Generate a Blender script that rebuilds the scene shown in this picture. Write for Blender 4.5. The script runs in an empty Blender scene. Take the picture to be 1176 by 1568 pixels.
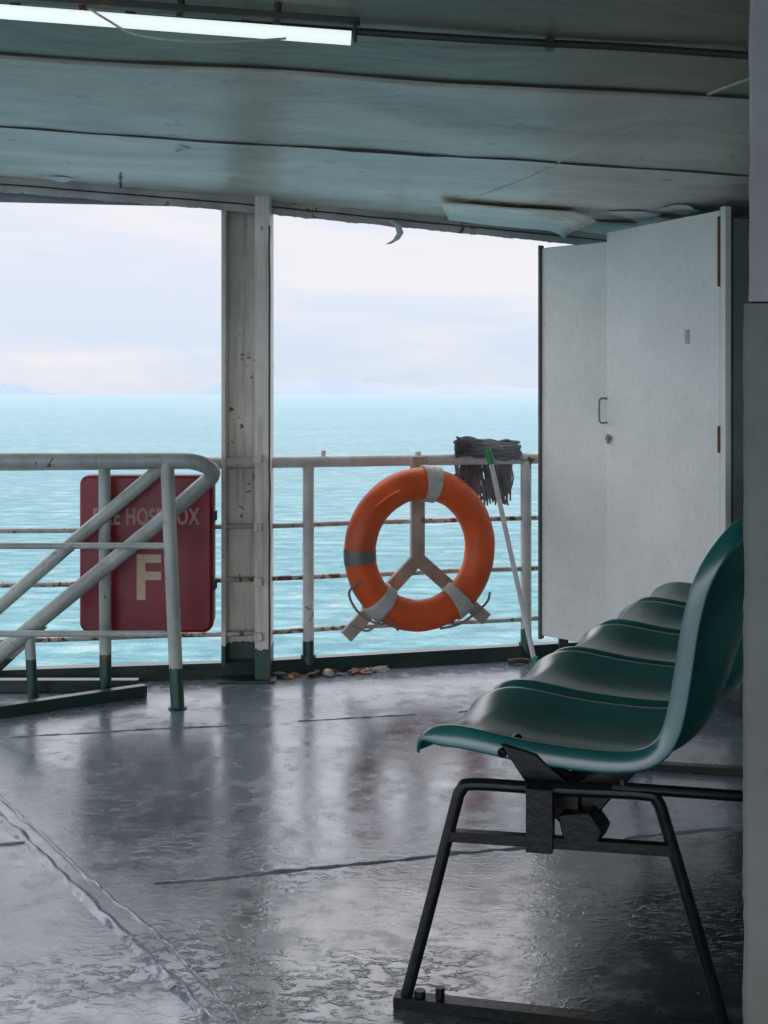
import bpy, bmesh, math, random
from mathutils import Vector, Matrix, noise
random.seed(7)
scene = bpy.context.scene
scene.view_settings.view_transform='Standard'
scene.view_settings.look='None'
scene.view_settings.exposure=0

# ------------------------------------------------------------ node helpers
def newmat(name):
    m=bpy.data.materials.new(name); m.use_nodes=True
    nt=m.node_tree; nt.nodes.clear()
    out=nt.nodes.new('ShaderNodeOutputMaterial')
    return m,nt,out
def N(nt,typ,ins=None,**props):
    n=nt.nodes.new(typ)
    for k,v in props.items(): setattr(n,k,v)
    if ins:
        for k,v in ins.items():
            s=n.inputs[k]
            if isinstance(v,bpy.types.NodeSocket): nt.links.new(v,s)
            else: s.default_value=v
    return n
def c4(c): return (c[0],c[1],c[2],1)
def ramp(nt,fac,stops,interp='LINEAR'):
    r=nt.nodes.new('ShaderNodeValToRGB'); r.color_ramp.interpolation=interp
    e=r.color_ramp.elements
    while len(e)<len(stops): e.new(0.5)
    for i,(p,c) in enumerate(stops):
        e[i].position=p; e[i].color=c4(c) if not isinstance(c,(int,float)) else (c,c,c,1)
    nt.links.new(fac,r.inputs[0]); return r.outputs[0]
def mix(nt,fac,a,b,blend='MIX'):
    n=nt.nodes.new('ShaderNodeMix'); n.data_type='RGBA'; n.blend_type=blend
    for i,v in ((0,fac),(6,a),(7,b)):
        if isinstance(v,bpy.types.NodeSocket): nt.links.new(v,n.inputs[i])
        else: n.inputs[i].default_value = v if i==0 else c4(v)
    return n.outputs[2]
def math_(nt,op,a,b=0.0,c=None,clamp=False):
    n=nt.nodes.new('ShaderNodeMath'); n.operation=op; n.use_clamp=clamp
    for i,v in enumerate((a,b)+((c,) if c is not None else ())):
        if isinstance(v,bpy.types.NodeSocket): nt.links.new(v,n.inputs[i])
        else: n.inputs[i].default_value=v
    return n.outputs[0]
def wpos(nt,scale=(1,1,1),rot=(0,0,0)):
    g=nt.nodes.new('ShaderNodeNewGeometry')
    m=nt.nodes.new('ShaderNodeMapping'); m.inputs['Scale'].default_value=scale; m.inputs['Rotation'].default_value=rot
    nt.links.new(g.outputs['Position'],m.inputs['Vector']); return m.outputs[0]
def noi(nt,vec,scale,detail=4,rough=0.5,dist=0.0):
    n=N(nt,'ShaderNodeTexNoise',{'Vector':vec,'Scale':scale,'Detail':detail,'Roughness':rough,'Distortion':dist}); return n.outputs[0]
def bump(nt,h,strength,dist,normal=None):
    ins={'Height':h,'Strength':strength,'Distance':dist}
    if normal is not None: ins['Normal']=normal
    return N(nt,'ShaderNodeBump',ins).outputs[0]

def paint(name,base,rough=0.45,dirt=0.35,rust=0.0,green=None,bumpd=0.0015,spec=0.5,rustcol=(0.16,0.055,0.02),streak=0.0,fs=45.0):
    m,nt,out=newmat(name)
    p=wpos(nt)
    v=noi(nt,p,4.0,3,0.6)
    col=mix(nt,ramp(nt,v,[(0.35,0),(0.7,1)]),tuple(x*(1-dirt) for x in base),base)
    f=noi(nt,p,fs,2,0.6)
    col=mix(nt,math_(nt,'MULTIPLY',ramp(nt,f,[(0.5,0),(0.8,1)]),0.25),col,tuple(x*0.5 for x in base))
    if streak>0:
        ps=wpos(nt,(14,14,1.0)); s=noi(nt,ps,2.5,3,0.6)
        col=mix(nt,math_(nt,'MULTIPLY',ramp(nt,s,[(0.5,0),(0.75,1)]),streak),col,(0.20,0.13,0.075))
    if green is not None:
        g=nt.nodes.new('ShaderNodeNewGeometry'); sx=N(nt,'ShaderNodeSeparateXYZ',{'Vector':g.outputs['Position']})
        zz=math_(nt,'ADD',sx.outputs[2],math_(nt,'MULTIPLY',f,0.03))
        mk=math_(nt,'LESS_THAN',zz,green)
        col=mix(nt,mk,col,(0.012,0.055,0.040))
    if rust>0:
        r=noi(nt,p,22.0,5,0.7)
        rr=math_(nt,'ADD',r,math_(nt,'MULTIPLY',math_(nt,'SUBTRACT',v,0.5),0.5))
        mk=ramp(nt,rr,[(0.72-rust*0.3,0),(0.76-rust*0.3,1)])
        col=mix(nt,mk,col,rustcol)
    b=bump(nt,f,0.6,bumpd)
    bs=N(nt,'ShaderNodeBsdfPrincipled',{'Base Color':col,'Roughness':rough,'Normal':b,'Specular IOR Level':spec})
    nt.links.new(bs.outputs[0],out.inputs[0]); return m

def emis_mix(name,base,em,estr,rough=0.6):
    m,nt,out=newmat(name)
    bs=N(nt,'ShaderNodeBsdfPrincipled',{'Base Color':c4(base),'Roughness':rough,'Emission Color':c4(em),'Emission Strength':estr})
    nt.links.new(bs.outputs[0],out.inputs[0]); return m

M={}
M['rail']=paint('rail_paint',(0.70,0.69,0.66),0.4,0.35,0.22,green=0.15,streak=0.3)
M['barrust']=paint('thin_rail_paint',(0.60,0.59,0.57),0.5,0.4,0.60,streak=0.5)
M['stairrail']=paint('stair_rail_paint',(0.47,0.51,0.48),0.35,0.4,0.25,green=0.17,streak=0.3)
M['pillar']=paint('pillar_paint',(0.78,0.74,0.66),0.5,0.28,0.16,green=0.15,streak=0.5)
M['green']=paint('coaming_green',(0.012,0.036,0.030),0.3,0.4,0.12,bumpd=0.003)
M['fascia']=paint('fascia_paint',(0.66,0.62,0.61),0.5,0.4,0.30)
M['locker']=paint('locker_paint',(0.80,0.80,0.75),0.36,0.10,0.0,bumpd=0.0004)
M['lockerdark']=paint('locker_edge_paint',(0.14,0.14,0.13),0.5,0.4,0.5)
M['rusty']=paint('rusty_steel',(0.18,0.10,0.06),0.7,0.5,0.6)
M['metal']=paint('dull_metal',(0.30,0.32,0.32),0.4,0.4,0.25)
M['wallg']=paint('bulkhead_paint',(0.16,0.20,0.18),0.4,0.3,0.05)
M['colup']=paint('column_paint_upper',(0.34,0.33,0.34),0.6,0.25,0.05,bumpd=0.004,fs=30)
M['collow']=paint('column_paint_lower',(0.165,0.18,0.16),0.6,0.3,0.05,bumpd=0.004,fs=30)
M['redbox']=paint('red_fibreglass',(0.24,0.008,0.022),0.35,0.4,0.0,bumpd=0.001,spec=0.4)
M['cream']=paint('cream_letter',(0.66,0.50,0.37),0.6,0.25,0.0)
M['fade']=paint('faded_letter',(0.55,0.32,0.30),0.6,0.45,0.0)
M['orange']=paint('lifebuoy_orange',(0.84,0.120,0.018),0.48,0.40,0.12,rustcol=(0.22,0.035,0.01),bumpd=0.002)
M['band']=paint('reflective_tape',(0.15,0.15,0.15),0.35,0.3,0.0)
M['pad']=paint('clamp_paint',(0.54,0.54,0.50),0.55,0.35,0.18,streak=0.35)
M['wood']=paint('painted_timber',(0.50,0.42,0.35),0.75,0.45,0.16,rustcol=(0.2,0.12,0.07),streak=0.55)
M['rope']=paint('cord',(0.24,0.22,0.19),0.9,0.3,0.0)
M['mop']=paint('mop_yarn',(0.36,0.36,0.39),0.95,0.8,0.0,spec=0.1,fs=18)
M['white']=paint('white_pole',(0.75,0.74,0.75),0.4,0.3,0.1)
M['greenp']=paint('green_plastic',(0.02,0.25,0.09),0.4,0.2,0.0)
M['black']=paint('black_steel',(0.006,0.008,0.008),0.40,0.3,0.10,bumpd=0.002,spec=0.3,fs=60,rustcol=(0.03,0.028,0.024))
M['darkpipe']=paint('conduit',(0.055,0.06,0.05),0.5,0.4,0.3)
M['teal']=paint('teal_plastic',(0.010,0.130,0.118),0.24,0.40,0.0,bumpd=0.0004,spec=0.9,fs=25)
M['signg']=paint('sign_green',(0.35,0.42,0.25),0.5,0.2,0.0)
M['signr']=paint('sign_red',(0.5,0.05,0.05),0.5,0.2,0.0)
M['wire']=paint('wire_insulation',(0.70,0.68,0.52),0.6,0.2,0.0)
M['peel']=paint('peeling_paint',(0.85,0.84,0.82),0.6,0.15,0.05)
M['hull']=paint('hull_paint',(0.45,0.47,0.5),0.5,0.2,0.1)
M['tube']=emis_mix('tube_glass',(0.8,0.82,0.82),(0.90,1.0,0.97),0.80,0.2)
for i,c in enumerate([(0.30,0.12,0.04),(0.50,0.49,0.46),(0.06,0.04,0.03),(0.30,0.10,0.10),(0.06,0.08,0.13)]):
    M['lit%d'%i]=paint('litter_%d'%i,c,0.6,0.5,0.3)

# ceiling paint
def ceilmat(name,base,rough):
    m,nt,out=newmat(name)
    p=wpos(nt,(0.6,1.0,1.0))
    big=noi(nt,p,2.2,4,0.6,0.6)
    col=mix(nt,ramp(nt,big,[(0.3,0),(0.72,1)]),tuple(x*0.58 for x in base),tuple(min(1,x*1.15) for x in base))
    st=noi(nt,wpos(nt),14,3,0.65)
    col=mix(nt,math_(nt,'MULTIPLY',ramp(nt,st,[(0.55,0),(0.75,1)]),0.30),col,tuple(x*0.45 for x in base))
    sp=noi(nt,wpos(nt),9,6,0.75)
    col=mix(nt,math_(nt,'MULTIPLY',ramp(nt,sp,[(0.60,0),(0.66,1)]),0.5),col,(0.17,0.12,0.07))
    b=bump(nt,noi(nt,wpos(nt,(0.9,1.1,1)),3.2,3,0.55,0.6),0.6,0.024)
    b=bump(nt,st,0.35,0.003,b)
    bs=N(nt,'ShaderNodeBsdfPrincipled',{'Base Color':col,'Roughness':rough,'Normal':b})
    nt.links.new(bs.outputs[0],out.inputs[0]); return m
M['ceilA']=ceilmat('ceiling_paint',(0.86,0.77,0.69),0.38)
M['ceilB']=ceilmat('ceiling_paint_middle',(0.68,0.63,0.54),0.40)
M['ceilC']=ceilmat('ceiling_paint_inner_shaded',(0.22,0.235,0.16),0.45)  # greener paint, with the dimmer light further in also put into the colour

# wet deck
def deckmat(name='wet_deck_paint'):
    m,nt,out=newmat(name)
    p=wpos(nt); a=math.radians(15)
    g=nt.nodes.new('ShaderNodeNewGeometry'); sx=N(nt,'ShaderNodeSeparateXYZ',{'Vector':g.outputs['Position']})
    X=sx.outputs[0];Y=sx.outputs[1]
    big=noi(nt,p,1.3,4,0.6,0.4)
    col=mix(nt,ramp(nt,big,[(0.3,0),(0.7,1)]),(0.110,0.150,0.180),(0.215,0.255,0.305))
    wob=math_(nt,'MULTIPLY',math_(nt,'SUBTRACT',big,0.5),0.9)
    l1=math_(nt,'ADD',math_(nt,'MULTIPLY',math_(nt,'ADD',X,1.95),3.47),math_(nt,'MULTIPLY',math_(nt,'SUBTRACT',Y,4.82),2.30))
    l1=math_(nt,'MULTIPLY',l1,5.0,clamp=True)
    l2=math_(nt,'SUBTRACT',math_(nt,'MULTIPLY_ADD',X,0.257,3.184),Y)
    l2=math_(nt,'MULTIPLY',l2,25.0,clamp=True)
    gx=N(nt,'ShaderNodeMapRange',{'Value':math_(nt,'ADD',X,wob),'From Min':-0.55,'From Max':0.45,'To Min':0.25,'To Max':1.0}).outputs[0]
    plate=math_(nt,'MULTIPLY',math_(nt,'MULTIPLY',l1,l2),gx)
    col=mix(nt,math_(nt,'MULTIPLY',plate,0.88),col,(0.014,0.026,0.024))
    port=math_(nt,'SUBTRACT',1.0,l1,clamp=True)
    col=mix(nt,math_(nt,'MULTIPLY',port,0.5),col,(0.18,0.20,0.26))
    fine=noi(nt,wpos(nt,(1,1.7,1),(0,0,a)),24,3,0.62,0.6)
    blis=ramp(nt,fine,[(0.50,0),(0.66,1)])
    patch=ramp(nt,noi(nt,p,1.5,3,0.6),[(0.46,0.0),(0.62,1.0)])
    near=N(nt,'ShaderNodeMapRange',{'Value':Y,'From Min':2.5,'From Max':4.0,'To Min':0.65,'To Max':0.04}).outputs[0]
    near=math_(nt,'MULTIPLY',near,math_(nt,'MULTIPLY_ADD',patch,0.85,0.15))
    col=mix(nt,math_(nt,'MULTIPLY',blis,math_(nt,'MULTIPLY',near,0.6)),col,(0.022,0.034,0.034))
    grit=noi(nt,p,9,6,0.7)
    col=mix(nt,math_(nt,'MULTIPLY',ramp(nt,grit,[(0.58,0),(0.70,1)]),0.4),col,(0.32,0.34,0.38))
    chips=noi(nt,p,42,2,0.5)
    col=mix(nt,ramp(nt,chips,[(0.74,0),(0.76,1)]),col,(0.48,0.49,0.50))
    stain=noi(nt,wpos(nt),5.5,6,0.75,0.5)
    col=mix(nt,math_(nt,'MULTIPLY',ramp(nt,stain,[(0.60,0),(0.67,1)]),0.7),col,(0.024,0.028,0.024))
    spots=noi(nt,p,27,3,0.6)
    col=mix(nt,math_(nt,'MULTIPLY',ramp(nt,spots,[(0.68,0),(0.71,1)]),0.8),col,(0.020,0.026,0.022))
    rg=ramp(nt,grit,[(0.35,0.13),(0.52,0.22),(0.70,0.42)])
    b=bump(nt,noi(nt,wpos(nt,(1,1,1),(0,0,a)),3.0,2,0.5,0.3),0.22,0.012)
    b=N(nt,'ShaderNodeBump',{'Height':blis,'Distance':0.0030,'Strength':near,'Normal':b}).outputs[0]
    b=bump(nt,noi(nt,p,100,2,0.6),0.20,0.0013,b)
    bs=N(nt,'ShaderNodeBsdfPrincipled',{'Base Color':col,'Roughness':rg,'Normal':b,'Specular IOR Level':0.5,'IOR':2.0,'Specular Tint':(0.93,0.95,1.0,1)})
    nt.links.new(bs.outputs[0],out.inputs[0]); return m
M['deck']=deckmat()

def seamat():
    m,nt,out=newmat('turquoise_sea')
    g=nt.nodes.new('ShaderNodeNewGeometry')
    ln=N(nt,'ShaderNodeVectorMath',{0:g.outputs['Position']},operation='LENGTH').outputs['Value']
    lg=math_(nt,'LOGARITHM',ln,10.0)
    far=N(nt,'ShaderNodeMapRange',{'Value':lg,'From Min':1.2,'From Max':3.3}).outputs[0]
    base=ramp(nt,far,[(0.0,(0.085,0.270,0.300)),(0.35,(0.098,0.243,0.280)),(0.7,(0.108,0.215,0.255)),(1.0,(0.140,0.208,0.250))])  # sea colour by distance, with haze towards the horizon painted in
    w=noi(nt,wpos(nt,(0.5,1.0,1)),1.7,6,0.76,0.5)
    w2=noi(nt,wpos(nt,(0.30,1.0,1)),0.16,5,0.7)
    base=mix(nt,math_(nt,'MULTIPLY',ramp(nt,w,[(0.43,1),(0.52,0)]),0.80),base,(0.035,0.15,0.205))
    base=mix(nt,math_(nt,'MULTIPLY',ramp(nt,w,[(0.54,0),(0.63,1)]),0.75),base,(0.27,0.34,0.36))
    base=mix(nt,math_(nt,'MULTIPLY',ramp(nt,w2,[(0.48,0),(0.66,1)]),0.35),base,(0.19,0.265,0.295))
    base=mix(nt,math_(nt,'MULTIPLY',ramp(nt,w2,[(0.36,1),(0.47,0)]),0.30),base,(0.06,0.18,0.24))
    b=bump(nt,w,1.0,0.4)
    bs=N(nt,'ShaderNodeBsdfPrincipled',{'Base Color':base,'Roughness':0.4,'Normal':b,'Specular IOR Level':0.28})
    nt.links.new(bs.outputs[0],out.inputs[0]); return m
M['sea']=seamat()
M['hill']=emis_mix('hazy_island',(0.02,0.03,0.035),(0.52,0.66,0.87),0.86,1.0)  # both island materials glow to imitate haze in the air
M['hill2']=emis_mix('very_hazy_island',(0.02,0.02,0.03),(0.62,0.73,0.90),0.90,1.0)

# ------------------------------------------------------------ mesh helpers
def empty(name,loc=(0,0,0)):
    e=bpy.data.objects.new(name,None); e.location=loc; e.empty_display_size=0.1
    scene.collection.objects.link(e); return e
class MB:
    def __init__(s): s.v=[];s.f=[]
    def quadbox(s,c8):
        b=len(s.v); s.v+= [tuple(c) for c in c8]
        for f in ((0,3,2,1),(4,5,6,7),(0,1,5,4),(1,2,6,5),(2,3,7,6),(3,0,4,7)): s.f.append(tuple(b+i for i in f))
    def box(s,x0,x1,y0,y1,z0,z1):
        s.quadbox([(x0,y0,z0),(x1,y0,z0),(x1,y1,z0),(x0,y1,z0),(x0,y0,z1),(x1,y0,z1),(x1,y1,z1),(x0,y1,z1)])
    def obox(s,a,b,w,z0,z1):
        a=Vector(a);b=Vector(b);d=(b-a).normalized();n=Vector((-d.y,d.x))*w/2
        ps=[a-n,b-n,b+n,a+n]
        s.quadbox([(q.x,q.y,z0) for q in ps]+[(q.x,q.y,z1) for q in ps])
    def beam(s,a,b,w,h,up=(0,0,1)):
        a=Vector(a);b=Vector(b);d=(b-a).normalized();up=Vector(up)
        r=d.cross(up).normalized();u=r.cross(d).normalized()
        r*=w/2;u*=h/2
        s.quadbox([a-r-u,a+r-u,b+r-u,b-r-u,a-r+u,a+r+u,b+r+u,b-r+u])
    def tube(s,pts,r,seg=12,cap=True):
        pts=[Vector(p) for p in pts]; n=len(pts)
        rs=r if isinstance(r,(list,tuple)) else [r]*n
        t0=(pts[1]-pts[0]).normalized()
        ref=Vector((0,0,1)) if abs(t0.z)<0.9 else Vector((1,0,0))
        nrm=t0.cross(ref).normalized(); b0=len(s.v)
        for i,p in enumerate(pts):
            if i==0:t=t0
            elif i==n-1:t=(pts[i]-pts[i-1]).normalized()
            else:t=((pts[i+1]-p).normalized()+(p-pts[i-1]).normalized()).normalized()
            nrm=(nrm-t*nrm.dot(t)).normalized(); bi=t.cross(nrm)
            for k in range(seg):
                a=2*math.pi*k/seg
                q=p+(nrm*math.cos(a)+bi*math.sin(a))*rs[i]; s.v.append(tuple(q))
        for i in range(n-1):
            for k in range(seg):
                a=b0+i*seg+k; b=b0+i*seg+(k+1)%seg
                s.f.append((a,b,b+seg,a+seg))
        if cap:
            s.f.append(tuple(b0+k for k in range(seg))[::-1]); s.f.append(tuple(b0+(n-1)*seg+k for k in range(seg)))
    def grid(s,rows,closed=False):
        b=len(s.v); nr=len(rows); nc=len(rows[0])
        for r in rows: s.v+=[tuple(p) for p in r]
        for i in range(nr-1):
            for j in range(nc-1+(1 if closed else 0)):
                j2=(j+1)%nc
                s.f.append((b+i*nc+j,b+i*nc+j2,b+(i+1)*nc+j2,b+(i+1)*nc+j))
    def obj(s,name,mat,parent=None,smooth=False,bevel=0,subsurf=0,solid=0,sharp=40):
        me=bpy.data.meshes.new(name); me.from_pydata(s.v,[],s.f); me.validate(); me.update()
        bm=bmesh.new(); bm.from_mesh(me); bmesh.ops.recalc_face_normals(bm,faces=bm.faces); bm.to_mesh(me); bm.free()
        o=bpy.data.objects.new(name,me); scene.collection.objects.link(o)
        me.materials.append(mat)
        if parent: o.parent=parent; o.matrix_parent_inverse=Matrix.Translation(-parent.location)
        if solid:
            m=o.modifiers.new('sol','SOLIDIFY'); m.thickness=solid; m.offset=0
        if bevel:
            m=o.modifiers.new('bev','BEVEL'); m.width=bevel; m.segments=2; m.limit_method='ANGLE'
        if subsurf:
            m=o.modifiers.new('sub','SUBSURF'); m.levels=subsurf; m.render_levels=subsurf
        if smooth or bevel:
            for p in me.polygons: p.use_smooth=True
            if not subsurf:
                try: me.set_sharp_from_angle(angle=math.radians(sharp))
                except Exception: pass
        return o
def smoothpts(pts,k=6):
    P=[Vector(p) for p in pts]; P=[P[0]*2-P[1]]+P+[P[-1]*2-P[-2]]; out=[]
    for i in range(1,len(P)-2):
        for j in range(k):
            t=j/k; a,b,c,d=P[i-1],P[i],P[i+1],P[i+2]
            out.append(0.5*((2*b)+(c-a)*t+(2*a-5*b+4*c-d)*t*t+(3*b-a-3*c+d)*t**3))
    out.append(P[-2]); return out

EDGE=[(-7.0,4.3),(-3.2,4.85),(-1.6,5.12),(-0.6,5.28),(0.726,5.65),(3.6,6.55)]
def edgeY(x):
    for (a,b),(c,d) in zip(EDGE[:-1],EDGE[1:]):
        if x<=c: return b+(d-b)*(x-a)/(c-a)
    return EDGE[-1][1]
def along(x0,x1,n,dy=0,z=0.0):
    xs=[x0+(x1-x0)*i/n for i in range(n+1)]
    return [(x,edgeY(x)+dy,z) for x in xs]
def zc(x): return 2.03-0.06*(x+0.6)

# ------------------------------------------------------------ sea, hills
mb=MB(); S=25000
mb.v=[(-S,-S,-3),(S,-S,-3),(S,S,-3),(-S,S,-3)]; mb.f=[(0,1,2,3)]
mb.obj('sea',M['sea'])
def hills(name,mat,D,spans):
    mb=MB()
    for (a0,a1,h,sd) in spans:
        n=60; top=[];bot=[];back=[]
        for i in range(n+1):
            t=i/n; a=a0+(a1-a0)*t
            env=math.sin(math.pi*t)**0.6
            hh=h*env*(0.55+0.6*abs(noise.noise(Vector((t*4+sd,sd,0))))+0.07*noise.noise(Vector((t*18+sd,3,0))))
            X=a*D
            bot.append((X,D,-3.2)); top.append((X,D+250,-3+hh)); back.append((X,D+700,-3.2))
        mb.grid([bot,top,back])
    return mb.obj(name,mat,smooth=True)
hills('island_hills',M['hill'],7000,[(-0.40,-0.285,120,1.0),(-0.155,-0.09,105,4.2)])
hills('distant_hills',M['hill2'],9500,[(-0.12,0.02,190,2.2),(0.0,0.16,105,7.1),(0.1,0.3,135,5.3)])

# ------------------------------------------------------------ deck
mb=MB(); rows=[]
nx=90
for j in range(0,31):
    row=[]
    for i in range(nx+1):
        x=-7+10.6*i/nx; y=-5+(edgeY(x)+0.05+5)*j/30
        row.append((x,y,0))
    rows.append(row)
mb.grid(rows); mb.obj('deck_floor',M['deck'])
mb=MB(); mb.grid([along(-7,3.6,40,0.10,-3.5),along(-7,3.6,40,0.10,-0.01),along(-7,3.6,40,0.0,-0.012)])
mb.obj('ship_hull',M['hull'])
mb=MB()
def seam(a,b,w,h,n=200,sd=0,gap=0.0):
    a=Vector(a);b=Vector(b);d=(b-a).normalized();nn=Vector((-d.y,d.x)); rows=[]
    for i in range(n+1):
        t=i/n;c=a+(b-a)*t
        wob=noise.noise(Vector((t*9+sd,sd,0)))*0.016+noise.noise(Vector((t*60+sd,1,0)))*0.006
        ww=w*(1+0.7*noise.noise(Vector((t*40,sd,5)))); hh=h*(0.8+0.9*noise.noise(Vector((t*50,sd,9))))
        if gap and noise.noise(Vector((t*13,sd,31)))<-gap: hh=-0.002
        c=c+nn*wob
        rows.append([(c.x+nn.x*k*ww,c.y+nn.y*k*ww,z) for k,z in ((-1,-0.002),(-0.5,hh*.8),(0,hh),(0.5,hh*.7),(1,-0.002))])
    mb.grid(rows)
seam((-1.95,4.82),(0.35,1.35),0.018,0.010,n=420,sd=1)
seam((-1.92,4.86),(0.39,1.39),0.008,0.007,n=420,sd=11)
seam((-0.56,3.04),(2.2,3.75),0.010,0.006,sd=2,gap=0.30)
seam((-1.3,4.33),(1.3,4.90),0.006,0.004,sd=3,gap=0.1)
seam((-4.5,2.4),(-0.95,3.32),0.010,0.006,sd=4)
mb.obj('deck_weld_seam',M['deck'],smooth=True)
mb=MB()
a=along(-7,3.6,80,-0.025,0.0);b=along(-7,3.6,80,-0.022,0.062);c=along(-7,3.6,80,0.035,0.062);d=along(-7,3.6,80,0.04,-0.02)
a=[(x,y-0.02-0.006*noise.noise(Vector((x*9,0,0))),z) for x,y,z in a]
mb.grid([a,b,c,d]); mb.obj('deck_edge_coaming',M['green'])

# ------------------------------------------------------------ outer railing
rail=empty('ship_railing',(0,5.4,0))
mb=MB(); mb.tube(along(-7,3.4,60,0,0.907),0.0255,14); mb.obj('top_rail',M['rail'],rail,True)
mb=MB()
for z in (0.635,0.408,0.18): mb.tube([(x,y,z+0.006*noise.noise(Vector((x*2,z*9,0)))) for x,y,_ in along(-7,3.4,80,0,z)],0.0108,8)
mb.obj('thin_rails',M['barrust'],rail,True)
mb=MB()
for x in (-4.2,-3.0,-2.15,-0.327,0.644,1.6,2.6):
    y=edgeY(x)
    mb.tube([(x,y,0.03),(x,y,0.5),(x,y,0.90)],0.025,14)
    mb.tube([(x,y,0.03),(x,y,0.075)],0.033,14)
mb.tube([(0.15,edgeY(0.15),0.83),(0.15,edgeY(0.15),0.945)],0.014,8)
mb.tube([(-0.265,edgeY(-0.265),0.907),(-0.262,edgeY(-0.262),0.955)],0.010,8)
mb.obj('posts',M['rail'],rail,True)

# ------------------------------------------------------------ pillar (steel channel)
pil=empty('steel_pillar',(-0.57,5.25,0))
mb=MB(); zt=2.05
mb.box(-0.668,-0.54,5.335,5.350,0,zt)
mb.obj('web',M['pillar'],pil,bevel=0.002)
mb=MB(); mb.box(-0.688,-0.669,5.24,5.37,0,zt); mb.obj('flange_left',M['pillar'],pil,bevel=0.003)
mb=MB(); 
rows=[]
for i in range(61):
    z=zt*i/60; w=0.004*noise.noise(Vector((z*8,1,2)))+0.002*noise.noise(Vector((z*30,1,2)))
    rows.append([(-0.5385,5.37,z),(-0.5385,5.17,z),(-0.478+w,5.155,z),(-0.476+w,5.17,z),(-0.478,5.37,z)])
mb.grid(rows,closed=True); mb.obj('flange_right',M['pillar'],pil)
mb=MB()
mb.tube([(-0.4765+0.0035*noise.noise(Vector((z*0.1*8,1,2))),5.158,z*0.1) for z in range(0,20)],0.0048,6)
mb.obj('rusty_edge',M['rusty'],pil,True)
mb=MB(); mb.box(-0.69,-0.45,5.13,5.38,0.0,0.012); mb.obj('foot_plate',M['green'],pil,bevel=0.003)
mb=MB()
for z in (0.19,0.418,0.645,0.93): mb.box(-0.541,-0.505,5.146,5.166,z-0.018,z+0.018)
mb.obj('weld_lugs',M['pillar'],pil,bevel=0.004)

# ------------------------------------------------------------ stair guard rail
st=empty('stair_guard_rail',(-1.2,4.8,0))
mb=MB()
pts=[(-3.2,4.72,0.945),(-2.2,4.73,0.945),(-1.2,4.74,0.945),(-0.82,4.745,0.945),(-0.73,4.75,0.94),(-0.672,4.77,0.915),(-0.668,4.81,0.882),(-0.72,4.845,0.835),(-0.9,4.855,0.68),(-1.2,4.86,0.433),(-1.5,4.865,0.187),(-1.72,4.87,0.0)]
mb.tube(smoothpts(pts,5),0.031,14)
pts=[(-3.2,4.985,0.935),(-1.2,4.985,0.935),(-0.96,4.98,0.93),(-0.90,4.975,0.905),(-0.94,4.97,0.865),(-1.2,4.97,0.645),(-1.538,4.97,0.35),(-1.94,4.97,0.0)]
mb.tube(smoothpts(pts,5),0.027,14)
mb.tube([(-0.787,4.73,0),(-0.81,4.735,0.5),(-0.829,4.74,0.945)],0.026,14)
mb.tube([(-1.12,4.99,0),(-1.125,4.99,0.93)],0.024,14)
mb.tube([(-1.38,4.88,0),(-1.395,4.875,0.27)],0.021,12)
mb.tube([(-2.3,4.74,0),(-2.3,4.74,0.93)],0.026,12)
mb.obj('guard_tubes',M['stairrail'],st,True)
mb=MB()
mb.tube([(-3.2,4.73,0.62),(-0.815,4.73,0.62)],0.0125,10)
mb.tube([(-3.2,4.73,0.285),(-0.80,4.73,0.285)],0.0125,10)
mb.tube([(-1.34,4.9,0.285),(-1.62,4.9,0.02)],0.013,10)
mb.obj('guard_bars',M['stairrail'],st,True)
mb=MB(); mb.obox((-2.8,3.65),(-0.95,4.93),0.045,0,0.045); mb.obox((-2.8,5.0),(-0.99,5.0),0.05,0,0.05)
mb.tube([(-0.787,4.73,0.0),(-0.787,4.73,0.006)],0.036,16)
mb.obj('stair_curb',M['green'],st,bevel=0.006)

# ------------------------------------------------------------ small notice
sg=empty('notice_sign',(-1.63,5.06,0.75))
mb=MB(); mb.box(-1.76,-1.578,5.055,5.06,0.70,0.88); mb.obj('plate',M['signg'],sg,bevel=0.002)
mb=MB(); mb.box(-1.74,-1.588,5.051,5.0535,0.705,0.78); mb.obj('red_print',M['signr'],sg)

# ------------------------------------------------------------ fire hose box
fb=empty('fire_hose_box',(-0.97,5.12,0.2))
def rrect(cx,cz,w,h,r,n=6):
    out=[]
    for (sx,sz,a0) in ((1,1,0),(-1,1,90),(-1,-1,180),(1,-1,270)):
        for i in range(n+1):
            a=math.radians(a0+90*i/n); out.append((cx+sx*(w/2-r)+r*math.cos(a),cz+sz*(h/2-r)+r*math.sin(a)))
    return out
def rbox(cx,cz,w,h,r,layers,name,mat,par):
    mb=MB(); rows=[]
    for (y,ins) in layers:
        rows.append([(x,y,z) for x,z in rrect(cx,cz,w-2*ins,h-2*ins,max(r-ins,0.002))])
    mb.grid(rows,closed=True); n=len(rows[0])
    mb.f.append(tuple(range(n))); b=len(mb.v)-n; mb.f.append(tuple(range(b,b+n)))
    return mb.obj(name,mat,par,smooth=True,sharp=18)
rbox(-0.972,0.546,0.53,0.63,0.035,[(5.205,0.0),(5.11,0.0),(5.108,0.006)],'body',M['redbox'],fb)
rbox(-0.972,0.546,0.545,0.645,0.04,[(5.106,0.0),(5.076,0.0),(5.068,0.004),(5.063,0.013)],'lid',M['redbox'],fb)
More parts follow.
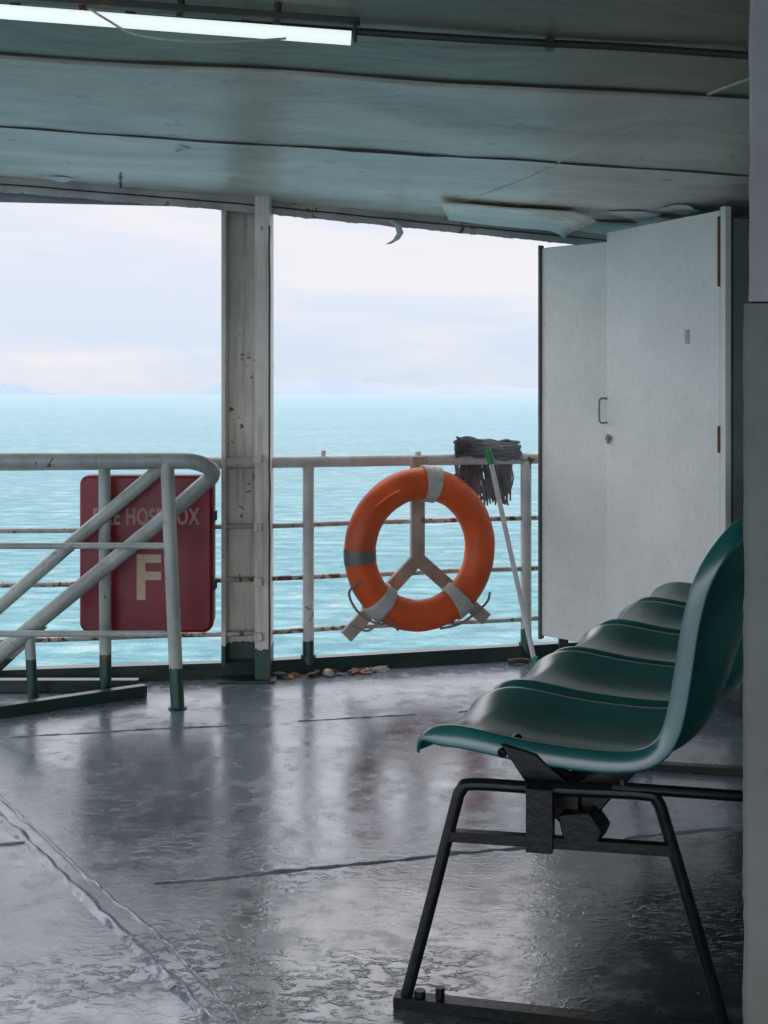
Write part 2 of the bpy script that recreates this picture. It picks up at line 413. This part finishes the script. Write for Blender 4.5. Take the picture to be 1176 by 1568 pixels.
def text(body,size,loc,mat,par,name,offs=0.0,sx=1.0):
    c=bpy.data.curves.new(name,'FONT'); c.body=body; c.size=size; c.extrude=0.0008; c.offset=offs; c.align_x='CENTER'; c.space_character=1.1
    o=bpy.data.objects.new(name,c); scene.collection.objects.link(o)
    bpy.context.view_layer.update()
    me=bpy.data.meshes.new_from_object(o.evaluated_get(bpy.context.evaluated_depsgraph_get()))
    bpy.data.objects.remove(o)
    me.transform(Matrix.Translation(loc)@Matrix.Rotation(math.radians(90),4,'X')@Matrix.Diagonal((sx,1,1,1)))
    me.materials.clear(); me.materials.append(mat)
    o=bpy.data.objects.new(name,me); scene.collection.objects.link(o)
    o.parent=par; o.matrix_parent_inverse=Matrix.Translation(-par.location)
text('F',0.255,(-0.965,5.0615,0.365),M['cream'],fb,'letter_f',0.006,0.95)
text('FIRE HOSE BOX',0.092,(-0.972,5.0615,0.668),M['fade'],fb,'lettering',0.003,0.62)
mb=MB()
for z in (0.42,0.70): mb.box(-0.70,-0.688,5.06,5.12,z-0.02,z+0.02)
mb.obj('latches',M['black'],fb,bevel=0.002)

# ------------------------------------------------------------ lifebuoy
lb=empty('lifebuoy',(0.16,5.36,0.53))
yaw=math.radians(23); C=Vector((0.16,5.355,0.528)); U=Vector((math.cos(yaw),math.sin(yaw),0)); W=Vector((0,0,1)); Fn=Vector((math.sin(yaw),-math.cos(yaw),0))
R0=0.285; r0=0.069
def tor(a,b,r=r0):
    rad=U*math.cos(a)+W*math.sin(a)
    return C+rad*(R0+r*math.cos(b))+Fn*(r*0.85*math.sin(b))
mb=MB(); na=96;nb=28
rows=[[tor(2*math.pi*i/na,2*math.pi*j/nb,r0*(1+0.03*noise.noise(Vector((i*0.3,j*0.4,0))))) for j in range(nb)] for i in range(na)]
rows.append(rows[0]); mb.grid(rows,closed=True); mb.obj('ring',M['orange'],lb,True)
mb=MB()
for ad in (183,):
    rows=[[tor(math.radians(ad-5.5+11*i/6),2*math.pi*j/28,r0*1.03) for j in range(28)] for i in range(7)]
    mb.grid(rows,closed=True)
mb.obj('reflective_band',M['band'],lb,True)
mb=MB()
for ad in (82,228,306,130):
    if ad==130:
        mb2=MB(); mb2.tube(smoothpts([tor(math.radians(141),math.radians(70),0.069),tor(math.radians(138),math.radians(75),0.084),tor(math.radians(128),math.radians(80),0.088),tor(math.radians(119),math.radians(85),0.083),tor(math.radians(117),math.radians(88),0.068)],4),0.008,8); mb2.obj('rope_loop',M['orange'],lb,True)
        continue
    hw=6.5
    rows=[[tor(math.radians(ad-hw+2*hw*i/6),math.radians(-35+225*j/20),r0*1.09) for j in range(21)] for i in range(7)]
    mb.grid(rows)
mb.obj('clamps',M['pad'],lb,True,solid=0.009)
def yp(x,off=0): return edgeY(x)+off
mb=MB()
cx,cz=0.147,0.467
def arm(a,b,w):
    A=Vector((a[0],yp(a[0],-0.045),a[1]));B=Vector((b[0],yp(b[0],-0.045),b[1]))
    mb.beam(A,B,0.028,w,up=((B-A).cross(Vector((0.27,-0.96,0)))))
arm((cx,cz),(0.147,0.925),0.062)
arm((cx+0.01,cz+0.02),(-0.165,0.150),0.060)
arm((cx-0.01,cz+0.02),(0.455,0.195),0.060)
o=mb.obj('wooden_bracket',M['wood'],lb,bevel=0.004)
mb=MB()
def ropepts(l): return smoothpts(l,6)
mb.tube(ropepts([tor(math.radians(200),math.radians(60),0.075),C+U*-0.345+W*-0.16+Fn*0.03,C+U*-0.315+W*-0.235+Fn*0.04,C+U*-0.25+W*-0.285+Fn*0.05,C+U*-0.20+W*-0.30+Fn*0.06]),0.0055,7)
mb.tube(ropepts([C+U*0.08+W*-0.345+Fn*0.02,C+U*0.16+W*-0.325+Fn*0.05,C+U*0.235+W*-0.285+Fn*0.05,C+U*0.30+W*-0.24+Fn*0.04,C+U*0.32+W*-0.20+Fn*0.03]),0.0055,7)
mb.tube(ropepts([C+U*-0.33+W*-0.30+Fn*0.03,C+U*-0.27+W*-0.32+Fn*0.06,C+U*-0.20+W*-0.27+Fn*0.075,C+U*-0.13+W*-0.33+Fn*0.05]),0.005,7)
mb.obj('grab_rope',M['rope'],lb,True)

# ------------------------------------------------------------ mop
mp=empty('mop',(0.47,5.5,0.0))
mb=MB()
for i in range(130):
    x=0.33+0.25*random.random(); y=edgeY(x)
    L=0.69+0.09*random.random()
    if x<0.37: L+=0.10
    j=lambda s: random.uniform(-s,s)
    dep=random.random()
    pts=[(x+j(.01),y-0.035-0.02*dep,0.925),(x+j(.02),y-0.02,0.955+0.02*dep),(x+j(.02),y+0.02,0.95+0.02*dep),(x+j(.015),y+0.045+0.02*dep,0.90),(x+j(.015),y+0.045+0.02*dep,0.82),(x+j(.02),y+0.045+0.02*dep,L)]
    mb.tube(smoothpts(pts,3),0.0045,5)
for i in range(70):
    z=0.930+0.062*random.random(); yy=random.uniform(-0.060,0.035)
    x0=0.312+0.02*random.random(); pts=[]
    for k in range(7):
        x=x0+(0.275+0.02*random.random())*k/6
        pts.append((x,edgeY(x)+yy+random.uniform(-.008,.008),z+random.uniform(-.009,.009)-0.02*(k/6)**2+0.010*math.sin(k*1.3+i)))
    mb.tube(smoothpts(pts,3),0.0052,5)
mb.obj('yarn',M['mop'],mp,True)
mb=MB(); mb.tube([(0.466,5.49,0.93),(0.56,5.495,0.5),(0.662,5.475,0.03)],0.0115,10); mb.obj('handle',M['white'],mp,True)
mb=MB(); mb.tube([(0.664,5.475,0.04),(0.669,5.472,0.0)],0.0145,10); mb.tube([(0.455,5.475,0.955),(0.475,5.475,0.89)],0.017,10)
mb.obj('clamp_and_tip',M['greenp'],mp,True)

# ------------------------------------------------------------ locker
lk=empty('steel_locker',(1.0,5.0,0))
Lp=Vector((0.71,5.53));Rp=Vector((1.288,4.60)); Mp=Vector((0.965,5.28))
dep=Vector((0.31,0.10))
def slab(a,b,z0,z1,th,name,mat,bev=0.004,inset=0.0,par=lk,out=0.0):
    d=(b-a).normalized(); n=Vector((d.y,-d.x))
    if n.x>0: n=-n
    a2=a+d*inset+n*out; b2=b-d*inset+n*out
    mb=MB(); q=[a2,b2,b2+n*th,a2+n*th]
    mb.quadbox([(p.x,p.y,z0) for p in q]+[(p.x,p.y,z1) for p in q]); return mb.obj(name,mat,par,bevel=bev)
mb=MB(); off=Vector((0.012,0.004))
q=[Lp+off,Mp+off,Rp+off,Rp+dep,Mp+dep,Lp+dep]
mb.v=[(p.x,p.y,0.12) for p in q]+[(p.x,p.y,1.852) for p in q]
mb.f=[tuple(range(6))[::-1],tuple(range(6,12))]+[(i,(i+1)%6,(i+1)%6+6,i+6) for i in range(6)]
mb.obj('carcass',M['wallg'],lk)
slab(Lp,Mp,0.125,1.847,0.018,'door_narrow',M['locker'],inset=0.004)
slab(Mp,Rp-(Rp-Mp).normalized()*0.032,0.125,1.885,0.024,'door_wide',M['locker'],inset=0.003)
slab(Rp-(Rp-Mp).normalized()*0.028,Rp,0.10,1.895,0.028,'door_frame_edge',M['locker'],bev=0.002)
slab(Lp-(Mp-Lp).normalized()*0.006,Lp+(Mp-Lp).normalized()*0.004,0.11,1.86,0.03,'frame_edge_rust',M['lockerdark'],bev=0.001)
mb=MB()
for p in (Lp+dep*0.2,Mp,Rp+dep*0.1,Lp+dep*0.8,Rp+dep*0.9): mb.box(p.x+0.01,p.x+0.05,p.y-0.02,p.y+0.02,0,0.125)
mb.obj('feet',M['black'],lk)
dd=(Rp-Mp).normalized(); dn=Vector((dd.y,-dd.x)); dn=dn if dn.x<0 else -dn
def onD(s,z,o): 
    p=Mp+dd*s+dn*(0.024+o); return (p.x,p.y,z)
mb=MB(); mb.tube(smoothpts([onD(0.006,1.18,0),onD(0.004,1.18,0.03),onD(0.002,1.16,0.036),onD(0.002,1.10,0.036),onD(0.004,1.078,0.03),onD(0.006,1.078,0)],4),0.0045,8)
mb.beam(onD(0.01,1.012,0.006),onD(0.04,1.012,0.006),0.012,0.018); mb.tube([onD(0.03,1.03,0.012),onD(0.03,0.99,0.012)],0.006,8)
mb.obj('handle_and_latch',M['metal'],lk,True)
mb=MB()
L=(Rp-Mp).length
for z0,z1 in ((1.60,1.86),(0.98,1.08)):
    mb.tube([onD(L-0.034,z0,0.004),onD(L-0.034,z1,0.004)],0.007,8)
for z0,z1 in ((1.62,1.72),(0.93,1.03),(0.25,0.35)):
    p=Lp-Vector((0.012,0.01)); mb.tube([(p.x,p.y,z0),(p.x,p.y,z1)],0.007,8)
mb.obj('hinges',M['rusty'],lk,True)
mb=MB(); 
a=onD(0.52,1.42,0.001);b=onD(0.545,1.42,0.001); mb.beam(a,b,0.003,0.055); mb.obj('lock_plate',M['pad'],lk)

bk=empty('cabin_bulkhead',(1.6,4,0))
mb=MB(); d=Vector((0.33,-0.944))
a=Vector((1.34,5.42)); b=a+d*7
mb.obox(a,b,0.04,0,2.2); mb.obj('panel',M['wallg'],bk)
mb=MB(); mb.obox(Vector((1.30,5.40)),Vector((1.30,5.40))+d*0.9,0.03,1.90,1.95); mb.obj('trim',M['wallg'],bk,bevel=0.004)

# ------------------------------------------------------------ foreground column
co=empty('painted_column',(0.7,1.8,0))
mb=MB(); rows=[]
for i in range(60):
    z=1.328+0.9*i/59
    w=0.002*noise.noise(Vector((z*14,0,0)))+0.0012*noise.noise(Vector((z*60,0,3)))
    rows.append([(0.512+w,1.72,z),(0.508+w,1.725,z),(0.61,1.98,z),(0.9,1.98,z),(0.9,1.72,z)])
mb.grid(rows,closed=True); mb.f.append((0,1,2,3,4)); mb.obj('upper',M['colup'],co)
mb=MB(); rows=[]
for i in range(90):
    z=1.325*i/89; w=0.0025*noise.noise(Vector((z*10,5,0)))+0.0014*noise.noise(Vector((z*60,5,3)))-0.001*(1-z)
    rows.append([(0.503+w,1.715,z),(0.499+w,1.722,z),(0.60,1.985,z),(0.9,1.985,z),(0.9,1.715,z)])
mb.grid(rows,closed=True); b=len(mb.v)-5; mb.f.append(tuple(range(b,b+5))); mb.obj('lower_cladding',M['collow'],co)

# ------------------------------------------------------------ ceiling
ce=empty('deck_ceiling',(0,3,2))
def sagf(x,y): return 0.012*(noise.noise(Vector((x*1.1,y*1.3,3)))+0.45*noise.noise(Vector((x*3,y*3,1))))
def strip(y0,y1f,dz,name,mat,ny=24):
    mb=MB(); rows=[]
    for j in range(ny+1):
        row=[]
        for i in range(181):
            x=-7+10.6*i/180; y1=y1f(x); 
            yy0=y0+0.004*noise.noise(Vector((x*3,y0,0)))
            y=yy0+(y1-yy0)*j/ny; t=j/ny
            e=0.005*noise.noise(Vector((x*5,y0,2)))*(math.exp(-t*12)+math.exp(-(1-t)*12))
            row.append((x,y,zc(x)+dz+sagf(x,y)+e))
        rows.append(row)
    mb.grid(rows); return mb.obj(name,mat,ce,smooth=True)
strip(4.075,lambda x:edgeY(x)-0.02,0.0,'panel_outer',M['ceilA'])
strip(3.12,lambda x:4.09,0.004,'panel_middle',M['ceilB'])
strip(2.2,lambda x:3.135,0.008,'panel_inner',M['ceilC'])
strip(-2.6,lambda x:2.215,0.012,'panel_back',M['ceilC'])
mb=MB()
mb.grid([[(x,-2.7,2.55) for x,_,_ in along(-7.1,3.7,30)],along(-7.1,3.7,30,0.12,2.55),along(-7.1,3.7,30,0.06,2.0)]); mb.obj('roof_light_block',M['hull'],ce)  # unseen slab added above the ceiling to block light
mb=MB()
def cseam(a,b,w,h,sd):
    n=160; a=Vector(a);b=Vector(b);d=(b-a).normalized();nn=Vector((-d.y,d.x)); rows=[]
    for i in range(n+1):
        t=i/n;c=a+(b-a)*t+nn*0.008*noise.noise(Vector((t*14,sd,0)))
        ww=w*(1+0.6*noise.noise(Vector((t*30,sd,1))))
        dz=0.0 if c.y>4.08 else (0.004 if c.y>3.13 else 0.008)
        zz=zc(c.x)+dz+sagf(c.x,c.y)
        rows.append([(c.x-nn.x*ww,c.y-nn.y*ww,zz+0.012),(c.x-nn.x*ww*.8,c.y-nn.y*ww*.8,zz-h),(c.x+nn.x*ww*.8,c.y+nn.y*ww*.8,zz-h),(c.x+nn.x*ww,c.y+nn.y*ww,zz+0.012)])
    mb.grid(rows)
cseam((1.05,2.2),(0.24,5.38),0.006,0.003,1)
cseam((-2.6,3.1),(-3.2,4.7),0.009,0.006,2)
cseam((-7,3.16),(3.2,3.16),0.010,0.006,6)
mb.obj('butt_seam',M['ceilB'],ce)
mb=MB()
cseam((-7,4.076),(3.2,4.080),0.003,0.0055,3)
cseam((-7,3.123),(3.2,3.123),0.0035,0.006,4)
cseam((-1.02,4.80),(-1.10,5.18),0.003,0.004,8)
mb.obj('lap_seams',M['darkpipe'],ce)
mb=MB()
pp=[(0.22,4.95),(0.86,5.02),(0.80,5.50),(0.28,5.38)]
rows=[]
for j in range(9):
    row=[]
    for i in range(15):
        s=i/14;t=j/8
        x=(pp[0][0]*(1-s)+pp[1][0]*s)*(1-t)+(pp[3][0]*(1-s)+pp[2][0]*s)*t
        y=(pp[0][1]*(1-s)+pp[1][1]*s)*(1-t)+(pp[3][1]*(1-s)+pp[2][1]*s)*t
        cur=0.030*max(0,(s-0.85)/0.15)**2+0.012*max(0,(t-0.8)/0.2)**2
        row.append((x,y,zc(x)-0.014-0.006*noise.noise(Vector((x*5,y*5,1)))-cur))
    rows.append(row)
mb.grid(rows); mb.obj('loose_patch',M['ceilA'],ce,smooth=True,solid=0.003)
mb=MB()
def flake(cx,cy,n,sx,sy,sd,drop=0.012):
    b=len(mb.v); pts=[]
    for k in range(n):
        a=2*math.pi*k/n; r=1+0.5*noise.noise(Vector((math.cos(a)*1.5+sd,math.sin(a)*1.5,sd)))
        x=cx+math.cos(a)*sx*r; y=cy+math.sin(a)*sy*r
        pts.append((x,y,zc(x)+sagf(x,y)-0.006-drop*max(0,math.sin(a+sd))**2))
    mb.v+=pts; mb.v.append((cx,cy,zc(cx)+sagf(cx,cy)-0.007))
    for k in range(n): mb.f.append((b+k,b+(k+1)%n,b+n))
for (x,y,a,b_,s) in ((1.02,5.05,0.10,0.08,1),(1.15,4.85,0.07,0.10,2),(0.98,5.3,0.12,0.06,3),(1.2,5.15,0.06,0.05,4),(-0.68,4.2,0.03,0.02,5),(-1.3,5.0,0.05,0.03,6)):
    flake(x,y,22,a,b_,s)
mb.obj('paint_flakes',M['peel'],ce)
mb=MB(); rowa=[];rowb=[];rowc=[];n=700
for i in range(n+1):
    x=-7+10.6*i/n; y=edgeY(x)-0.035; z=zc(x)
    rag=0.004*noise.noise(Vector((x*10,0,0)))+0.005*max(0,noise.noise(Vector((x*55,0,0))))+0.004*noise.noise(Vector((x*140,4,0)))
    rowa.append((x,y,z+0.03)); rowb.append((x,y-0.002,z-0.060-rag)); rowc.append((x,y+0.03,z-0.056-rag))
mb.grid([rowa,rowb,rowc]); mb.obj('edge_fascia',M['fascia'],ce)
mb=MB(); mb.tube([(x,edgeY(x)-0.042,zc(x)-0.028+0.002*noise.noise(Vector((x*8,0,0)))) for x in [-7+10.6*i/150 for i in range(151)]],0.0035,6)
mb.obj('fascia_bead',M['darkpipe'],ce,True)
mb=MB(); rows=[]
for k,(x,z,w) in enumerate([(-0.02,1.945,0.012),(0.02,1.945,0.016),(0.052,1.925,0.02),(0.062,1.89,0.022),(0.045,1.862,0.022),(0.012,1.842,0.02)]):
    rows.append([(x-0.3*w,5.33,z),(x+w,5.345+0.01*math.sin(k),z+0.004)])
mb.grid(rows); mb.obj('peeling_strip',M['peel'],ce,smooth=True,solid=0.002)
mb=MB(); xs=[-3+6.2*i/80 for i in range(81)]
mb.tube([(x,2.69+0.004*noise.noise(Vector((x*2,0,0))),zc(x)-0.012+0.004*noise.noise(Vector((x*3,2,0)))) for x in xs],0.0085,8)
for x in (-1.2,-0.8,-0.55,-0.3,-0.07,0.36,0.8): mb.box(x-0.008,x+0.008,2.675,2.705,zc(x)-0.026,zc(x)+0.02)
mb.obj('conduit_pipe',M['darkpipe'],ce,True)

# ------------------------------------------------------------ fluorescent lamp
fl=empty('fluorescent_lamp',(-0.65,2.55,1.95))
def tz(x): return 1.93-0.076*(x+0.05)
mb=MB(); mb.tube([(-1.25,2.55,tz(-1.25)),(-0.068,2.55,tz(-0.068))],0.0145,18); mb.obj('tube',M['tube'],fl,True)
mb=MB(); mb.beam((-1.27,2.575,tz(-1.25)+0.040),(-0.05,2.575,tz(-0.05)+0.040),0.026,0.016)
for x in (-1.255,-0.060): mb.beam((x-0.004,2.555,tz(x)+0.014),(x+0.004,2.555,tz(x)+0.014),0.024,0.042)
for x in (-0.62,-0.42,-0.22): mb.tube([(x,2.57,tz(x)+0.03),(x,2.575,zc(x)+0.01)],0.008,8); mb.beam((x-0.006,2.555,tz(x)+0.018),(x+0.006,2.555,tz(x)+0.018),0.034,0.01)
mb.obj('fitting',M['darkpipe'],fl,bevel=0.002)
mb=MB(); mb.tube(smoothpts([(-0.60,2.53,1.985),(-0.56,2.50,1.955),(-0.50,2.49,1.922),(-0.40,2.49,1.908),(-0.30,2.50,1.910),(-0.20,2.53,1.925)],6),0.0026,6)
mb.obj('loose_wire',M['wire'],fl,True)

# ------------------------------------------------------------ chair row
ch=empty('waiting_chair_row',(0.3,2.5,0))
Sd=Vector((0.956,-0.292,0)); Rd=Vector((0.43,0.903,0)).normalized(); T=Vector((0.046,2.50,-0.006))
prof=[(0.0,0.474),(0.004,0.497),(0.020,0.523),(0.055,0.542),(0.10,0.549),(0.165,0.541),(0.2265,0.531),(0.29,0.526),(0.354,0.5226),(0.41,0.522),(0.4535,0.5265),(0.483,0.540),(0.499,0.568),(0.509,0.61),(0.517,0.66),(0.524,0.71),(0.532,0.765),(0.543,0.82),(0.558,0.868),(0.58,0.91),(0.607,0.947),(0.632,0.970),(0.650,0.976),(0.660,0.966)]
def shell(k):
    base=T+Rd*(0.43*k)+Vector((0,0,0.002*math.sin(k*2.1))); w=0.374; mb=MB(); n=len(prof); rows=[]
    for i,(s,z) in enumerate(prof):
        a=prof[max(i-1,0)];b=prof[min(i+1,n-1)]
        ds,dz=b[0]-a[0],b[1]-a[1]; L=math.hypot(ds,dz); ns,nz=dz/L,-ds/L
        if i<=11: dd=0.016+0.038*min(1,s/0.18)
        else: dd=0.054+0.05*math.sin(min(1,(z-0.54)/0.40)*math.pi*0.55)
        if z>0.93: dd*=max(0.0,1-(z-0.93)/0.06)
        ws=1.0
        if s<0.11: ws=0.76+0.24*math.sqrt(max(0,1-((0.11-s)/0.11)**2))
        if z>0.86: ws=0.78+0.22*math.sqrt(max(0,1-((z-0.86)/0.122)**2))
        rim=0.044
        if i<3: rim=0.014
        row=[]
        def P(t,off,extra=0):
            p=base+Rd*(w/2+ (t*ws)*w/2+extra)+Sd*(s+ns*off)
            return (p.x,p.y,p.z+z+nz*off)
        row.append(P(-1,rim,-0.012))
        row.append(P(-1,rim*0.45,-0.008))
        row.append(P(-1,0.006,0))
        for t in (-0.95,-0.84,-0.6,-0.3,0,0.3,0.6,0.84,0.95):
            row.append(P(t,dd*(1-abs(t)**2.2)-0.0))
        row.append(P(1,0.006,0)); row.append(P(1,rim*0.45,0.006)); row.append(P(1,rim,0.010))
        rows.append(row)
    mb.grid(rows)
    return mb.obj('seat_shell',M['teal'],ch,smooth=True,solid=0.006,subsurf=2)
for k in range(5): shell(k)
Fd=Vector((0.974,-0.225,0))
def frame(O,full=True):
    O=Vector(O); mb=MB()
    def q(s,z,o=0): 
        p=O+Fd*s+Rd*o; return (p.x,p.y,z)
    r=0.0120
    mb.tube(smoothpts([q(0,0.01),q(0.05,0.2),q(0.098,0.39),q(0.112,0.432),q(0.14,0.445),q(0.3,0.446),q(0.455,0.449),q(0.483,0.438),q(0.50,0.39),q(0.55,0.22),q(0.61,0.01)],5),r,10)
    mb.beam(q(0.088,0.343),q(0.515,0.349),0.022,0.020)
    mb.beam(q(-0.02,0.012),q(0.66,0.012),0.034,0.022)
    mb.tube([q(0.07,0.02,0),q(0.07,0.045,0)],0.009,8); mb.tube([q(0.03,0.0,0),q(0.03,0.035,0)],0.011,8)
    mb.beam(q(0.265,0.332),q(0.265,0.452),0.058,0.050,up=Fd)
    mb.obj('leg_frame',M['black'],ch,bevel=0.002)
    mb=MB()
    def plate(pts,o0,o1):
        b=len(mb.v); n=len(pts)
        mb.v+=[q(s,z,o0) for s,z in pts]+[q(s,z,o1) for s,z in pts]
        mb.f.append(tuple(range(b,b+n))); mb.f.append(tuple(range(b+n,b+2*n)))
        for i in range(n): mb.f.append((b+i,b+(i+1)%n,b+n+(i+1)%n,b+n+i))
    plate([(0.175,0.515),(0.245,0.50),(0.315,0.44),(0.40,0.505),(0.455,0.50),(0.385,0.42),(0.345,0.37),(0.31,0.355),(0.255,0.40)],0.035,0.055)
    plate([(0.30,0.40),(0.36,0.41),(0.385,0.375),(0.375,0.352),(0.355,0.352),(0.335,0.338),(0.315,0.335)],-0.01,0.05)
    mb.obj('bracket',M['black'],ch,bevel=0.003)
frame((0.041,2.43,0)); frame(Vector((0.041,2.43,0))+Rd*1.72)
mb=MB()
o=Vector((0.041,2.43,0))+Fd*0.31
mb.beam(tuple(o+Rd*0.02+Vector((0,0,0.425))),tuple(o+Rd*2.05+Vector((0,0,0.425))),0.045,0.045)
for k in range(5):
    for e in (0.1,0.33):
        c=o+Rd*(0.43*k+e)
        a1=c-Fd*0.13+Vector((0,0,0.480)); b1=c+Fd*0.13+Vector((0,0,0.472))
        mb.beam(tuple(a1),tuple(c+Vector((0,0,0.44))),0.02,0.012); mb.beam(tuple(b1),tuple(c+Vector((0,0,0.44))),0.02,0.012)
a=Vector((0.041,2.43,0))
mb.tube([tuple(a+Fd*0.40+Vector((0,0,0.458))),tuple(a+Fd*0.85+Vector((0,0.02,0.452)))],0.011,8)
mb.tube([tuple(a+Fd*0.175+Rd*0.04+Vector((0,0,0.495))),tuple(a+Fd*0.19+Rd*0.10+Vector((0,0,0.515)))],0.010,8)
mb.tube([tuple(a+Fd*0.42+Vector((0,0,0.45))),tuple(a+Fd*0.42+Vector((0,0,0.475)))],0.008,8)
mb.obj('support_beam',M['black'],ch,bevel=0.002)

# ------------------------------------------------------------ litter
lt=empty('litter',(-0.35,5.25,0))
for i in range(18):
    bm=bmesh.new(); bmesh.ops.create_icosphere(bm,subdivisions=2,radius=1)
    sx,sy,sz=random.uniform(.012,.05),random.uniform(.010,.025),random.uniform(.004,.012)
    x=-0.44+0.42*random.random()**1.5; y=edgeY(x)-0.07-0.05*random.random()
    for v in bm.verts:
        k=1+1.1*noise.noise(v.co*2.6+Vector((i*7,0,0)))
        v.co=Vector((v.co.x*sx*k,v.co.y*sy*k,v.co.z*sz*k))
    bmesh.ops.rotate(bm,verts=bm.verts,matrix=Matrix.Rotation(random.random()*3,3,'Z'))
    bmesh.ops.translate(bm,verts=bm.verts,vec=(x,y,sz))
    me=bpy.data.meshes.new('scrap'); bm.to_mesh(me); bm.free(); me.materials.append(M['lit%d'%(i%5)])
    o=bpy.data.objects.new('scrap',me); scene.collection.objects.link(o); o.parent=lt; o.matrix_parent_inverse=Matrix.Translation(-lt.location)
mb=MB(); mb.tube(smoothpts([(-0.245,5.27,0.018),(-0.235,5.26,0.018),(-0.225,5.25,0.018)],3),0.015,12); mb.obj('bottle_end',M['lit1'],lt,True)
mb=MB(); mb.tube(smoothpts([(0.55,5.5,0.012),(0.6,5.49,0.02),(0.64,5.51,0.012)],3),0.012,8); mb.obj('rag',M['lit2'],lt,True)

# ------------------------------------------------------------ sky & light
w=bpy.data.worlds.new('World'); scene.world=w; w.use_nodes=True; nt=w.node_tree; nt.nodes.clear()
out=nt.nodes.new('ShaderNodeOutputWorld')
SE,SR=math.radians(58),math.radians(200)
sky=nt.nodes.new('ShaderNodeTexSky'); sky.sky_type='NISHITA'; sky.sun_disc=False; sky.sun_elevation=SE; sky.sun_rotation=SR
tc=nt.nodes.new('ShaderNodeTexCoord'); sx=N(nt,'ShaderNodeSeparateXYZ',{'Vector':tc.outputs['Generated']})
z=math_(nt,'MAXIMUM',sx.outputs[2],0.0)
g=ramp(nt,z,[(0.0,(0.68,0.79,0.94)),(0.04,(0.72,0.81,0.97)),(0.10,(0.80,0.85,0.98)),(0.16,(0.73,0.83,1.0)),(0.24,(0.90,0.92,1.0)),(1.0,(1,0.99,1))])
up=N(nt,'ShaderNodeMapRange',{'Value':z,'From Min':0.160,'From Max':0.34,'To Min':1.0,'To Max':2.6}).outputs[0]
back=N(nt,'ShaderNodeMapRange',{'Value':sx.outputs[1],'From Min':0.35,'From Max':-0.5,'To Min':1.0,'To Max':3.8}).outputs[0]  # sky behind the camera raised as added fill for the interior
amp=math_(nt,'MAXIMUM',up,back)
mp_=N(nt,'ShaderNodeMapping',{'Vector':tc.outputs['Generated']}); mp_.inputs['Scale'].default_value=(1,1,4.5)
cl=noi(nt,mp_.outputs[0],3.4,5,0.55,0.4)
g=mix(nt,math_(nt,'MULTIPLY',ramp(nt,cl,[(0.45,0),(0.62,1)]),0.75),g,(0.98,0.93,0.94))
sc=N(nt,'ShaderNodeVectorMath',{0:g,'Scale':math_(nt,'MULTIPLY',amp,10.0)},operation='SCALE').outputs[0]
fin=mix(nt,0.06,sc,sky.outputs[0])
bg=N(nt,'ShaderNodeBackground',{'Color':fin,'Strength':0.1}); nt.links.new(bg.outputs[0],out.inputs[0])
sl=bpy.data.lights.new('sun','SUN'); sl.energy=1.2; sl.angle=math.radians(15); sl.color=(1.0,0.95,0.88)
so=bpy.data.objects.new('sun',sl); scene.collection.objects.link(so)
az=SR
dirv=Vector((math.sin(az)*math.cos(SE),math.cos(az)*math.cos(SE),math.sin(SE)))
so.rotation_euler=dirv.to_track_quat('Z','Y').to_euler(); so.location=(0,-5,20)

# ------------------------------------------------------------ camera
cd=bpy.data.cameras.new('camera'); cam=bpy.data.objects.new('camera',cd); scene.collection.objects.link(cam)
cam.location=(0,0,1.2); cam.rotation_euler=(math.radians(90),0,0)
cd.sensor_width=36; cd.lens=43.6; cd.shift_y=-0.1154; cd.clip_start=0.05; cd.clip_end=60000
scene.camera=cam
